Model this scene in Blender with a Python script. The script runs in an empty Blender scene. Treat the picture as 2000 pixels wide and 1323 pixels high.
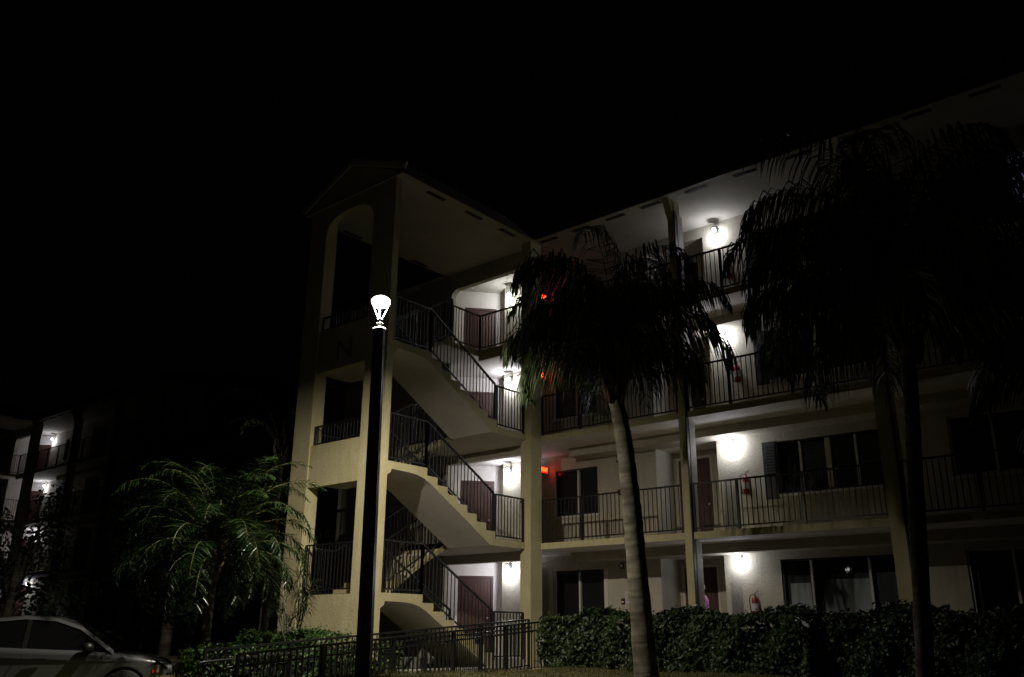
import bpy, bmesh, math, random
from mathutils import Vector, Matrix
random.seed(7)
R = math.radians
sc = bpy.context.scene
C = bpy.data.collections.new("place"); sc.collection.children.link(C)

# ------------------------------------------------------------------ helpers
class MB:
    """collects faces with material slots and links them as one mesh object"""
    def __init__(s): s.v = []; s.f = []; s.m = []; s.mats = []
    def mi(s, m):
        if m not in s.mats: s.mats.append(m)
        return s.mats.index(m)
    def add(s, vs, fs, m):
        o = len(s.v); s.v += [tuple(v) for v in vs]; i = s.mi(m)
        for f in fs: s.f.append(tuple(o + k for k in f)); s.m.append(i)
    def box(s, x0, x1, y0, y1, z0, z1, m, under=None):
        if x1 < x0: x0, x1 = x1, x0
        if y1 < y0: y0, y1 = y1, y0
        vs = [(x, y, z) for x in (x0, x1) for y in (y0, y1) for z in (z0, z1)]
        s.add(vs, [(0, 1, 3, 2), (4, 6, 7, 5), (0, 4, 5, 1), (2, 3, 7, 6), (1, 5, 7, 3)], m)
        s.add(vs, [(0, 2, 6, 4)], under or m)
    def obox(s, c, half, ax, m):
        """oriented box; ax = three unit vectors"""
        c = Vector(c); vs = []
        for i in (-1, 1):
            for j in (-1, 1):
                for k in (-1, 1): vs.append(c + ax[0]*half[0]*i + ax[1]*half[1]*j + ax[2]*half[2]*k)
        s.add(vs, [(0, 1, 3, 2), (4, 6, 7, 5), (0, 4, 5, 1), (2, 3, 7, 6), (1, 5, 7, 3), (0, 2, 6, 4)], m)
    def bar(s, a, b, w, h, m):
        a = Vector(a); b = Vector(b); d = b - a; L = d.length; d /= L
        up = Vector((0, 0, 1))
        if abs(d.z) > .99: up = Vector((0, 1, 0))
        r = d.cross(up).normalized(); u = r.cross(d).normalized()
        s.obox((a + b)/2, (L/2, w/2, h/2), (d, r, u), m)
    def tube(s, pts, rad, m, n=8, cap=True):
        pts = [Vector(p) for p in pts]; rs = rad if isinstance(rad, (list, tuple)) else [rad]*len(pts)
        rings = []; o = len(s.v); prev = None
        for i, p in enumerate(pts):
            d = (pts[min(i+1, len(pts)-1)] - pts[max(i-1, 0)]).normalized()
            ref = Vector((0, 0, 1)) if abs(d.z) < .9 else Vector((1, 0, 0))
            if prev is not None: ref = prev
            r = (ref - d*ref.dot(d)).normalized(); prev = r; u = d.cross(r)
            for k in range(n):
                t = 2*math.pi*k/n; s.v.append(tuple(p + (r*math.cos(t) + u*math.sin(t))*rs[i]))
        i_ = s.mi(m)
        for i in range(len(pts)-1):
            for k in range(n):
                a = o + i*n + k; b = o + i*n + (k+1) % n
                s.f.append((a, b, b+n, a+n)); s.m.append(i_)
        if cap:
            s.f.append(tuple(o + k for k in range(n))[::-1]); s.m.append(i_)
            s.f.append(tuple(o + (len(pts)-1)*n + k for k in range(n))); s.m.append(i_)
    def lathe(s, prof, c, m, n=16):
        o = len(s.v); c = Vector(c)
        for r, z in prof:
            for k in range(n):
                t = 2*math.pi*k/n; s.v.append((c.x + r*math.cos(t), c.y + r*math.sin(t), c.z + z))
        i_ = s.mi(m)
        for i in range(len(prof)-1):
            for k in range(n):
                a = o + i*n + k; b = o + i*n + (k+1) % n
                s.f.append((a, b, b+n, a+n)); s.m.append(i_)
    def prism(s, prof, axis, a, b, m, under=None):
        """extrude a closed polygon; axis x: prof=(y,z); axis y: prof=(x,z)"""
        n = len(prof)
        def P(t, q): return (t, q[0], q[1]) if axis == 'x' else (q[0], t, q[1])
        vs = [P(a, q) for q in prof] + [P(b, q) for q in prof]
        s.add(vs, [tuple(range(n)), tuple(range(2*n-1, n-1, -1))], m)
        for k in range(n):
            q0 = prof[k]; q1 = prof[(k+1) % n]
            mm = m
            if under is not None:
                mx = (q0[1]+q1[1])/2
                if q1[0] < q0[0] - 1e-4: mm = under     # polygon given so that the underside runs backwards
            s.add([vs[k], vs[(k+1) % n], vs[n+(k+1) % n], vs[n+k]], [(0, 1, 2, 3)], mm)
    def build(s, name, parent=None, smooth=False, fix=True):
        me = bpy.data.meshes.new(name); me.from_pydata(s.v, [], s.f)
        for m in s.mats: me.materials.append(M[m])
        me.polygons.foreach_set('material_index', s.m)
        if smooth: me.polygons.foreach_set('use_smooth', [True]*len(s.f))
        if fix:
            bm = bmesh.new(); bm.from_mesh(me); bmesh.ops.recalc_face_normals(bm, faces=bm.faces); bm.to_mesh(me); bm.free()
        me.update()
        o = bpy.data.objects.new(name, me); C.objects.link(o)
        if parent is not None: o.parent = parent
        return o

def tag(o, label=None, cat=None, group=None, kind=None):
    if label: o['label'] = label
    if cat: o['category'] = cat
    if group: o['group'] = group
    if kind: o['kind'] = kind
    return o
def empty(name, loc=(0, 0, 0), rz=0):
    o = bpy.data.objects.new(name, None); C.objects.link(o); o.location = loc; o.rotation_euler = (0, 0, rz)
    o.empty_display_size = .2
    return o
def copy_tree(o, parent=None, skip=()):
    c = o.copy(); C.objects.link(c); c.parent = parent
    for ch in list(o.children):
        if ch.name.split('.')[0] in skip: continue
        copy_tree(ch, c, skip)
    return c

# ------------------------------------------------------------------ materials
M = {}
def mat(name, col, rough=.7, metal=0, spec=.5, noise=0, nscale=3, bump=0, bscale=40, emit=None, estr=0, col2=None, trans=0, coat=0, streak=0):
    m = bpy.data.materials.new(name); m.use_nodes = True; nt = m.node_tree; n = nt.nodes; l = nt.links
    b = n['Principled BSDF']; b.inputs['Base Color'].default_value = (*col, 1)
    b.inputs['Roughness'].default_value = rough; b.inputs['Metallic'].default_value = metal
    b.inputs['Specular IOR Level'].default_value = spec
    if coat: b.inputs['Coat Weight'].default_value = coat
    if trans: b.inputs['Transmission Weight'].default_value = trans
    tc = n.new('ShaderNodeTexCoord')
    if noise or col2:
        t = n.new('ShaderNodeTexNoise'); t.inputs['Scale'].default_value = nscale; t.inputs['Detail'].default_value = 7
        t.inputs['Roughness'].default_value = .62
        l.new(tc.outputs['Object'], t.inputs['Vector'])
        r = n.new('ShaderNodeValToRGB'); r.color_ramp.elements[0].position = .33; r.color_ramp.elements[1].position = .68
        c2 = col2 or tuple(max(0, c*(1-noise)) for c in col)
        r.color_ramp.elements[0].color = (*c2, 1); r.color_ramp.elements[1].color = (*col, 1)
        l.new(t.outputs['Fac'], r.inputs['Fac']); l.new(r.outputs['Color'], b.inputs['Base Color'])
        rr = n.new('ShaderNodeMapRange'); rr.inputs['To Min'].default_value = min(1, rough+.12); rr.inputs['To Max'].default_value = max(.02, rough-.08)
        l.new(t.outputs['Fac'], rr.inputs['Value']); l.new(rr.outputs['Result'], b.inputs['Roughness'])
    if streak:
        mp = n.new('ShaderNodeMapping'); mp.inputs['Scale'].default_value = (2.6, 2.6, .7); l.new(tc.outputs['Object'], mp.inputs['Vector'])
        t3 = n.new('ShaderNodeTexNoise'); t3.inputs['Scale'].default_value = 1.6; t3.inputs['Detail'].default_value = 8; t3.inputs['Roughness'].default_value = .7; l.new(mp.outputs[0], t3.inputs['Vector'])
        r3 = n.new('ShaderNodeValToRGB'); r3.color_ramp.elements[0].position = .36; r3.color_ramp.elements[1].position = .60
        r3.color_ramp.elements[0].color = (1-streak, 1-streak*1.05, 1-streak*1.1, 1); r3.color_ramp.elements[1].color = (1, 1, 1, 1); l.new(t3.outputs['Fac'], r3.inputs['Fac'])
        mm = n.new('ShaderNodeMixRGB'); mm.blend_type = 'MULTIPLY'; mm.inputs['Fac'].default_value = 1
        src = b.inputs['Base Color'].links[0].from_socket; l.new(src, mm.inputs['Color1']); l.new(r3.outputs['Color'], mm.inputs['Color2']); l.new(mm.outputs[0], b.inputs['Base Color'])
    if bump:
        t = n.new('ShaderNodeTexNoise'); t.inputs['Scale'].default_value = bscale; t.inputs['Detail'].default_value = 5
        l.new(tc.outputs['Object'], t.inputs['Vector'])
        bp = n.new('ShaderNodeBump'); bp.inputs['Strength'].default_value = bump; bp.inputs['Distance'].default_value = .02
        l.new(t.outputs['Fac'], bp.inputs['Height']); l.new(bp.outputs['Normal'], b.inputs['Normal'])
    if emit: b.inputs['Emission Color'].default_value = (*emit, 1); b.inputs['Emission Strength'].default_value = estr
    M[name] = m; return m
mat('stucco', (.57, .51, .315), .88, spec=.2, noise=.18, nscale=1.1, bump=.45, bscale=26, streak=.13)
mat('stucco_wall', (.53, .485, .41), .85, spec=.25, noise=.18, nscale=.9, bump=.5, bscale=20, streak=.10)
mat('soffit', (.80, .74, .72), .8, spec=.25, noise=.14, nscale=1.1, bump=.3, bscale=14, streak=.06)
mat('soffit_shaded', (.50, .46, .42), .85, spec=.2, noise=.18, nscale=.9, bump=.3, bscale=14)  # soffit paint darkened to stand for the dimmer light under the eaves
mat('floor_finish', (.30, .27, .24), .8, noise=.2, nscale=4)
mat('tile', (.05, .03, .022), .7, noise=.5, nscale=5, bump=.4, bscale=8)
mat('fascia', (.06, .05, .042), .6, noise=.3, nscale=4)
mat('trim', (.55, .50, .38), .7, noise=.1)
mat('vent', (.03, .028, .026), .8)
mat('rail', (.012, .011, .012), .38, spec=.5, bump=.1, bscale=60)
mat('door', (.085, .035, .03), .5, noise=.3, nscale=3)
mat('door_frame', (.62, .58, .52), .6)
mat('metal', (.55, .55, .56), .3, metal=1)
mat('white_frame', (.62, .60, .56), .45)
mat('dark_frame', (.025, .025, .028), .4)
mat('shutter', (.05, .05, .06), .55)
mat('blind', (.75, .75, .78), .6)
mat('pipe', (.035, .033, .03), .5)
mat('pole', (.035, .035, .037), .42, spec=.5, noise=.4, nscale=6)
mat('lamp_white', (.8, .8, .8), .5)
mat('lamp_metal', (.22, .22, .23), .5, metal=.3)
mat('red', (.28, .02, .02), .35)
mat('dark_red', (.10, .02, .018), .4)
mat('paper', (.55, .54, .58), .7)
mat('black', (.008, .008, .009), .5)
mat('letter', (.13, .11, .08), .5)
mat('skin', (.48, .28, .21), .55)
mat('hair', (.22, .21, .21), .7)
mat('pink', (.62, .22, .52), .8)
mat('trousers', (.05, .05, .07), .85)
mat('shoe', (.03, .03, .03), .6)
mat('terracotta', (.30, .12, .06), .8)
mat('concrete', (.48, .45, .40), .85, noise=.3, nscale=2, bump=.3, bscale=30)
mat('asphalt', (.050, .050, .052), .8, noise=.4, nscale=6, bump=.5, bscale=60)
mat('paint_line', (.6, .6, .55), .7, noise=.3, nscale=12)
mat('lawn', (.085, .075, .02), .9, nscale=1.4, bump=.8, bscale=30, col2=(.03, .035, .012), noise=.3)
mat('earth', (.06, .05, .035), .95, noise=.4, nscale=.6)
mat('grass', (.10, .11, .022), .7, nscale=1.2, col2=(.14, .085, .02), noise=.2)
mat('leaf_hedge', (.030, .054, .013), .42, spec=.35, nscale=5, col2=(.010, .022, .006), noise=.2)
mat('leaf_low', (.05, .11, .02), .36, spec=.45, nscale=5, col2=(.018, .045, .01), noise=.2)
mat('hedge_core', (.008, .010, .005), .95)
mat('leaf_palm', (.095, .135, .045), .48, spec=.35, nscale=1.3, col2=(.05, .08, .025), noise=.2)
mat('leaf_date', (.016, .036, .008), .30, spec=.45, nscale=3, col2=(.007, .018, .004), noise=.2)
mat('rachis', (.075, .07, .025), .5)
mat('boot', (.22, .15, .07), .85, noise=.5, nscale=9, bump=.6, bscale=20)
mat('leaf_dark', (.035, .06, .02), .4, spec=.5)
mat('tyre', (.012, .012, .012), .8)
mat('car_glass', (.006, .006, .007), .03, spec=.7)
mat('car_trim', (.01, .01, .01), .4)
mat('amber', (.45, .04, .01), .25)
mat('headlight', (.55, .56, .58), .1, spec=.8)
mat('rim', (.4, .4, .42), .35, metal=.9)
mat('led', (1, 1, 1), .5, emit=(1, .97, .9), estr=120)
mat('led_hood', (1, 1, 1), .5, emit=(1, .95, .85), estr=9)
mat('bulb', (1, 1, 1), .5, emit=(.95, .95, 1), estr=9)
mat('exit_red', (.4, .02, .01), .5, emit=(1, .015, .006), estr=1.1)
mat('exit_text', (1, .3, .1), .5, emit=(1, .16, .03), estr=4)
mat('reflection_glow', (.5, .5, .55), .8, emit=(.35, .38, .6), estr=.16)  # own glow in place of a bluish reflection in the glass
mat('strobe', (.8, .8, .8), .3)
mat('bottle', (.10, .22, .28), .15)

def palm_trunk_mat():
    m = bpy.data.materials.new('palm_bark'); m.use_nodes = True; nt = m.node_tree; n = nt.nodes; l = nt.links
    b = n['Principled BSDF']; b.inputs['Roughness'].default_value = .85; b.inputs['Specular IOR Level'].default_value = .25
    tc = n.new('ShaderNodeTexCoord'); mp = n.new('ShaderNodeMapping'); mp.inputs['Scale'].default_value = (.6, .6, 7)
    l.new(tc.outputs['Object'], mp.inputs['Vector'])
    w = n.new('ShaderNodeTexNoise'); w.inputs['Scale'].default_value = 1.6; w.inputs['Detail'].default_value = 6; l.new(mp.outputs[0], w.inputs['Vector'])
    t = n.new('ShaderNodeTexNoise'); t.inputs['Scale'].default_value = 3; t.inputs['Detail'].default_value = 8; l.new(tc.outputs['Object'], t.inputs['Vector'])
    mx = n.new('ShaderNodeMath'); mx.operation = 'MULTIPLY'; l.new(w.outputs['Fac'], mx.inputs[0]); l.new(t.outputs['Fac'], mx.inputs[1])
    r = n.new('ShaderNodeValToRGB'); r.color_ramp.elements[0].position = .15; r.color_ramp.elements[1].position = .38
    r.color_ramp.elements[0].color = (.075, .065, .05, 1); r.color_ramp.elements[1].color = (.27, .25, .20, 1)
    l.new(mx.outputs[0], r.inputs['Fac']); l.new(r.outputs['Color'], b.inputs['Base Color'])
    bp = n.new('ShaderNodeBump'); bp.inputs['Strength'].default_value = .7; bp.inputs['Distance'].default_value = .03
    l.new(mx.outputs[0], bp.inputs['Height']); l.new(bp.outputs['Normal'], b.inputs['Normal'])
    M['palm_bark'] = m
palm_trunk_mat()
def glass_mat():
    m = bpy.data.materials.new('window_glass'); m.use_nodes = True; nt = m.node_tree; n = nt.nodes; l = nt.links
    n.remove(n['Principled BSDF']); out = n['Material Output']
    g = n.new('ShaderNodeBsdfGlossy'); g.inputs['Roughness'].default_value = .02; g.inputs['Color'].default_value = (.9, .93, 1, 1)
    t = n.new('ShaderNodeBsdfTransparent'); t.inputs['Color'].default_value = (.85, .88, .9, 1)
    f = n.new('ShaderNodeFresnel'); f.inputs['IOR'].default_value = 1.5
    x = n.new('ShaderNodeMixShader'); l.new(f.outputs[0], x.inputs[0]); l.new(t.outputs[0], x.inputs[1]); l.new(g.outputs[0], x.inputs[2])
    l.new(x.outputs[0], out.inputs['Surface']); M['window_glass'] = m
glass_mat()
def car_mat():
    m = bpy.data.materials.new('car_paint'); m.use_nodes = True; b = m.node_tree.nodes['Principled BSDF']
    b.inputs['Base Color'].default_value = (.16, .165, .175, 1); b.inputs['Metallic'].default_value = .5; b.inputs['Roughness'].default_value = .32
    b.inputs['Coat Weight'].default_value = 1; b.inputs['Coat Roughness'].default_value = .04
    M['car_paint'] = m
car_mat()

# ------------------------------------------------------------------ building numbers
H = 2.75                     # storey height
CEIL = 10.95                 # soffit under the roof
ST = .15                     # slab thickness
T0, T1 = -5.29, -5.10        # tower front wall
EYE = .59

bld = empty('apartment_building', (0, 0, 0))
tag(bld, 'four storey beige walk-up apartment building with lit open stair tower at its corner', 'building', 'apartment buildings around the parking lot')

def wall_y(mb, x0, x1, z0, z1, holes, y0, y1, m):
    """wall in an XZ plane with rectangular holes (hx0,hx1,hz0,hz1)"""
    xs = sorted({x0, x1} | {h[0] for h in holes} | {h[1] for h in holes})
    xs = [x for x in xs if x0 - 1e-6 <= x <= x1 + 1e-6]
    for a, b in zip(xs[:-1], xs[1:]):
        mid = (a+b)/2; hs = sorted([(h[2], h[3]) for h in holes if h[0] < mid < h[1]])
        z = z0
        for ha, hb in hs:
            if ha > z + 1e-4: mb.box(a, b, y0, y1, z, ha, m)
            z = max(z, hb)
        if z < z1 - 1e-4: mb.box(a, b, y0, y1, z, z1, m)

# --- railings -------------------------------------------------------
def railing(pts, parent, h=1.07, posts=(), name='balcony_railing', gap=.115, bottom=.08, mesh_only=False):
    """straight railing between successive points (floor level), pickets vertical"""
    mb = MB()
    for a, b in zip(pts[:-1], pts[1:]):
        a = Vector(a); b = Vector(b); d = b - a; hl = math.hypot(d.x, d.y)
        mb.bar(a + Vector((0, 0, h)), b + Vector((0, 0, h)), .05, .035, 'rail')
        mb.bar(a + Vector((0, 0, bottom)), b + Vector((0, 0, bottom)), .035, .03, 'rail')
        n = max(2, int(round(hl/gap)))
        dirh = Vector((d.x, d.y, 0)).normalized(); side = Vector((-dirh.y, dirh.x, 0))
        for k in range(n+1):
            q = a + d*(k/n); w = .0085
            if k in (0, n): w = .024
            z0 = bottom if w < .02 else .0
            mb.obox(q + Vector((0, 0, (h+z0)/2)), (w, w, (h-z0)/2 - .003), (dirh, side, Vector((0, 0, 1))), 'rail')
        for t in posts:
            q = a + d*t
            mb.obox(q + Vector((0, 0, h/2-.02)), (.027, .027, h/2), (dirh, side, Vector((0, 0, 1))), 'rail')
    return mb.build(name, parent)

# --- ground floor slab and upper slabs --------------------------------
mb = MB(); mb.box(-8.3, 13.6, 0, 9, -.7, 0, 'concrete'); mb.box(-3.2, .0, -1.55, -.001, -.7, 0, 'concrete')
mb.build('foundation', bld)
for k in (1, 2, 3):
    z = H*k; mb = MB()
    mb.box(-3.35, 13.6, 0, 9, z-ST, z, 'stucco', 'soffit')
    mb.box(-8.3, -3.35, .2, 9, z-ST, z, 'stucco', 'soffit')
    if k < 3: mb.box(-3.15, 0, -1.55, -.003, z-ST-.01, z-.003, 'stucco', 'soffit')
    else: mb.box(-3.15, -2.0, -1.55, -.003, z-ST-.01, z-.003, 'stucco', 'soffit'); mb.box(-2.0, 0, -.1, -.003, z-.3, z-.003, 'stucco', 'soffit')
    mb.build('floor_slab', bld)
    # down-stand beam along the corridor and lintel over the lobby
    mb = MB()
    mb.box(.2, 13.6, 1.2, 1.797, z-ST-.22, z-ST, 'stucco_wall'); mb.build('corridor_beam', bld)
    if k < 3:
        mb = MB(); mb.box(-3.3, -.17, .02, .22, z-ST-.24, z-ST, 'stucco_wall', 'soffit'); mb.build('lobby_beam', bld)
# top floor lobby beam and jamb with a rounded inner corner
mb = MB(); z1 = CEIL; ctr = (-3.03, 10.22)
prof = [(-.17, z1), (-4.66, z1), (-4.66, 3*H), (-3.25, 3*H), (-3.25, 10.25)]
for k in range(1, 7):
    t = math.pi - k*(math.pi/2)/6; prof.append((-3.0 + .25*math.cos(t), 10.22 + .24*math.sin(t)))
prof += [(-.30, 10.47), (-.22, 10.43), (-.17, 10.36)]
mb.prism(prof, 'y', .005, .19, 'stucco_wall'); mb.build('lobby_arch', bld)
for k in (0, 1, 2):
    mb = MB(); mb.box(-4.66, -3.25, .01, .19, H*k, H*k+2.6, 'stucco_wall'); mb.build('lobby_jamb', bld)

# --- corridor wall with window and recess openings ---------------------
WY = 1.8
def win_rects(k):
    z = H*k
    if k == 0: return [(-.74, .82, z+.05, z+2.2), (5.66, 8.30, z+.05, z+2.22), (9.54, 11.2, z+.05, z+2.25), (11.9, 12.9, z+.9, z+2.2)]
    return [(-.74, .70, z+.90, z+2.16), (5.80, 8.16, z+.93, z+2.15), (9.56, 11.2, z+.95, z+2.2), (11.5, 12.6, z+.95, z+2.2)]
for k in range(4):
    z = H*k; top = z + 2.6 if k < 3 else CEIL
    holes = win_rects(k) + [(2.54, 4.27, z, z+2.40)]
    mb = MB(); wall_y(mb, -2.67, 13.6, z, top, holes, WY, WY+.16, 'stucco_wall')
    mb.build('corridor_wall', bld)
    mb = MB(); zt_ = z+2.36 if k < 3 else CEIL-.003; pa = Vector((-1.60, 1.797, 0)); pb = Vector((-.36, .225, 0)); pd = Vector((1.55, 1.2, 0)).normalized()*.10
    mb.add([tuple(q_ + Vector((0, 0, zz))) for zz in (z, zt_) for q_ in (pa+pd*2, pa-pd, pb-pd, pb+pd)], [(0, 1, 2, 3), (7, 6, 5, 4), (0, 4, 5, 1), (1, 5, 6, 2), (2, 6, 7, 3), (3, 7, 4, 0)], 'stucco_wall'); mb.build('partition_wall', bld)
    # door recess
    mb = MB()
    mb.box(2.38, 2.54, WY+.16, 2.86, z, z+2.6, 'stucco_wall'); mb.box(4.27, 4.43, WY+.16, 2.86, z, z+2.6, 'stucco_wall')
    wall_y(mb, 2.54, 4.27, z, z+2.6, [(2.60, 3.64, z, z+2.26)], 2.70, 2.86, 'stucco_wall')
    mb.box(2.54, 4.27, WY+.163, 2.70, z+2.40, z+2.6, 'soffit')
    mb.build('door_recess', bld)
    d = MB(); d.box(2.66, 3.58, 2.77, 2.82, z+.02, z+2.20, 'door')
    for (a, b) in ((.2, .95), (1.1, 1.95)):
        for (c, e) in ((2.76, 3.06), (3.18, 3.48)): d.box(c, e, 2.755, 2.771, z+a, z+b, 'door')
    dr = d.build('door', bld)
    f = MB(); f.box(2.60, 2.66, 2.72, 2.84, z, z+2.26, 'door_frame'); f.box(3.58, 3.64, 2.72, 2.84, z, z+2.26, 'door_frame'); f.box(2.66, 3.58, 2.72, 2.84, z+2.20, z+2.26, 'door_frame'); f.build('frame', dr)
    kn = MB(); kn.lathe([(0, -.03), (.03, -.02), (.035, 0), (.03, .02), (0, .03)], (3.50, 2.72, z+1.0), 'metal', 10); kn.build('handle', dr, True)
    # lobby: diagonal entrance wall
    A = Vector((-2.95, 2.25, 0)); dv = Vector((-.66, -.752, 0)).normalized(); nv = Vector((dv.y*-1, dv.x, 0)); nv = Vector((.752, -.66, 0)).normalized()
    UZ = Vector((0, 0, 1))
    def dbox(mbx, s0, s1, z0, z1, n0, n1, m):
        c = A + dv*(s0+s1)/2 + nv*(n0+n1)/2 + UZ*(z0+z1)/2
        mbx.obox(c, ((s1-s0)/2, (n1-n0)/2, (z1-z0)/2), (dv, nv, UZ), m)
    h = 2.6 if k < 3 else 2.7
    mb = MB(); dbox(mb, 0, .34, z, z+h, -.15, 0, 'soffit'); dbox(mb, .34, 1.36, z+2.16, z+h, -.15, 0, 'soffit'); dbox(mb, 1.36, 2.62, z, z+h, -.15, 0, 'soffit')
    mb.box(-2.95, -2.51, 2.26, 2.4, z, z+h, 'stucco_wall'); mb.box(-2.67, -2.51, 1.962, 2.258, z, z+h, 'stucco_wall')
    mb.build('entrance_wall', bld)
    d = MB(); dbox(d, .40, 1.30, z+.02, z+2.10, -.12, -.06, 'door')
    for q in range(9): dbox(d, .43+q*.095, .50+q*.095, z+.1, z+2.02, -.06, -.045, 'door')
    dr = d.build('door', bld)
    f = MB(); dbox(f, .34, .40, z, z+2.16, -.13, -.02, 'door'); dbox(f, 1.30, 1.36, z, z+2.16, -.13, -.02, 'door'); dbox(f, .40, 1.30, z+2.10, z+2.16, -.13, -.02, 'door'); f.build('frame', dr)
    kn = MB(); kn.lathe([(0, -.03), (.03, -.02), (.035, 0), (.03, .02), (0, .03)], A + dv*.50 + UZ*(z+1.0) + nv*.02, 'metal', 10); kn.build('handle', dr, True)
    # wall west of the tower
    mb = MB(); wall_y(mb, -8.3, -4.66, z, (z+2.6 if k < 3 else CEIL), [(-7.4, -6.3, z+.9, z+2.1)], .24, .4, 'stucco_wall'); mb.box(-8.3, -8.14, .401, 9, z, (z+2.6 if k < 3 else CEIL), 'stucco_wall'); mb.build('west_wall', bld)

# --- windows ---------------------------------------------------------------
def window(x0, x1, z0, z1, mulls, y=WY, blinds=None, parent=bld, fm='white_frame', sill=True, name='window'):
    w = .045; y0, y1 = y+.05, y+.11
    fr = MB()
    fr.box(x0, x0+w, y0, y1, z0, z1, fm); fr.box(x1-w, x1, y0, y1, z0, z1, fm)
    fr.box(x0+w, x1-w, y0, y1, z0, z0+w, fm); fr.box(x0+w, x1-w, y0, y1, z1-w, z1, fm)
    for mx, mw, mt in mulls:
        fr.box(mx-mw/2, mx+mw/2, y0-.02, y1-.002, z0+w, z1-w, mt)
    o = fr.build(name, parent)
    p = MB(); xs = [x0+w] + [q for m_ in mulls for q in (m_[0]-m_[1]/2, m_[0]+m_[1]/2)] + [x1-w]
    for a, b in zip(xs[0::2], xs[1::2]): p.add([(a, y0+.03, z0+w), (b, y0+.03, z0+w), (b, y0+.03, z1-w), (a, y0+.03, z1-w)], [(0, 1, 2, 3)], 'window_glass')
    p.build('pane', o, fix=False)
    if sill:
        s = MB(); s.box(x0-.04, x1+.04, y-.035, y+.05, z0-.06, z0-.004, 'white_frame'); s.build('sill', o)
    b = MB(); b.box(x0-.02, x1+.02, y+.165, y+.18, z0-.02, z1+.02, 'black'); b.build('dark_backing', o)  # black sheet painted in for the darkness of the unlit room behind
    if blinds:
        bl = MB()
        for a, c, za, zb, kind in blinds:
            if kind == 'h':
                q = za
                while q < zb: bl.add([(a, y+.118, q), (c, y+.118, q), (c, y+.145, q+.028), (a, y+.145, q+.028)], [(0, 1, 2, 3)], 'blind'); q += .043
            else:
                q = a
                while q < c: bl.add([(q, y+.12, za), (q+.062, y+.15, za), (q+.062, y+.15, zb), (q, y+.12, zb)], [(0, 1, 2, 3)], 'blind'); q += .066
        bl.build('blind', o, fix=False)
    return o
for k in range(4):
    z = H*k; r = win_rects(k)
    if k == 0:
        window(*r[0], [(.02, .05, 'white_frame')], fm='dark_frame', sill=False, name='sliding_door')
        window(*r[1], [(6.35, .05, 'white_frame'), (7.62, .05, 'white_frame')], fm='dark_frame', sill=False, name='sliding_door', blinds=[(6.55, 7.56, z+.12, z+1.76, 'v'), (5.8, 6.25, z+.12, z+1.7, 'v')])
    else:
        window(*r[0], [(.03, .05, 'white_frame')], fm='dark_frame', blinds=[(-.6, 0, z+1.0, z+2.1, 'h')] if k == 2 else None)
        window(*r[1], [(6.35, .05, 'white_frame'), (7.0, .12, 'stucco'), (7.63, .05, 'white_frame')], fm='dark_frame',
               blinds=[(6.39, 6.93, z+.98, z+2.09, 'h'), (7.07, 7.6, z+.98, z+2.09, 'h'), (7.67, 8.1, z+.98, z+2.09, 'h')])
        s = MB(); s.box(5.47, 5.795, WY-.05, WY-.005, r[1][2]-.1, r[1][3]+.02, 'shutter')
        for q in range(18): s.box(5.50, 5.765, WY-.062, WY-.052, r[1][2]-.05+q*.068, r[1][2]-.012+q*.068, 'shutter')
        s.build('shutter', bld)
    window(*r[2], [(10.38, .05, 'white_frame')], fm='white_frame', sill=k > 0, name='window' if k else 'sliding_door')
    w3 = window(*r[3], [((r[3][0]+r[3][1])/2, .05, 'white_frame')], fm='white_frame' if k == 3 else 'dark_frame')
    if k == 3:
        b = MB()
        for q in range(11): b.add([(11.56+q*.09, WY+.13, z+1.0), (11.62+q*.09, WY+.15, z+1.0), (11.62+q*.09, WY+.15, z+2.15), (11.56+q*.09, WY+.13, z+2.15)], [(0, 1, 2, 3)], 'reflection_glow')
        b.build('reflection_glow', w3, fix=False)  # added glowing strips, painting the reflection into this top floor window
    window(-7.4, -6.3, z+.9, z+2.1, [(-6.85, .05, 'dark_frame')], y=.24, fm='dark_frame')
# ground floor: white painted frame moulding round the first slider
mb = MB(); mb.box(-.98, -.86, WY-.03, WY-.003, .0, 2.2, 'door_frame'); mb.build('door_surround', bld); mb = MB(); mb.box(.86, .95, WY-.03, WY-.003, 0, 2.2, 'door_frame'); mb.build('door_surround', bld)

# --- columns ------------------------------------------------------------------
def column(x0, x1, y0, y1, strip, head=True):
    mb = MB(); mb.box(x0, x1, y0, y1, -.7, CEIL, 'stucco')
    if head:   # small sloping bracket under the eave
        mb.prism([(y0, CEIL), (y0, CEIL-.55), (y0-.04, CEIL-.5), (y0-.24, CEIL-.06), (y0-.24, CEIL)], 'x', x0+.01, x1-.01, 'stucco')
    c = mb.build('column', bld)
    if strip:
        for k in range(4):
            s = MB(); top = H*(k+1)-ST-.02 if k < 3 else CEIL-.35
            s.box(x1, x1+.012, y0+.13, y1+.10, H*k+.01, top, 'door_frame'); s.build('edge_trim', c)
        p = MB(); p.box(x1+.002, x1+.03, y0-.03, y0+.06, -.4, CEIL-.3, 'pipe'); p.build('downspout', c)
    return c
column(-.15, .18, -.42, .03, False, False)
column(4.28, 4.47, -.02, .26, True)
column(8.72, 9.0, -.02, .26, True)
column(13.1, 13.4, -.02, .26, True)

# --- corridor railings -----------------------------------------------------------
for k in (1, 2, 3):
    z = H*k
    railing([(.20, .05, z), (4.26, .05, z)], bld, posts=(.30, .62))
    railing([(4.52, .05, z), (8.70, .05, z)], bld, posts=(.255, .605))
    railing([(9.05, .05, z), (13.08, .05, z)], bld, posts=(.33, .66))
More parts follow.
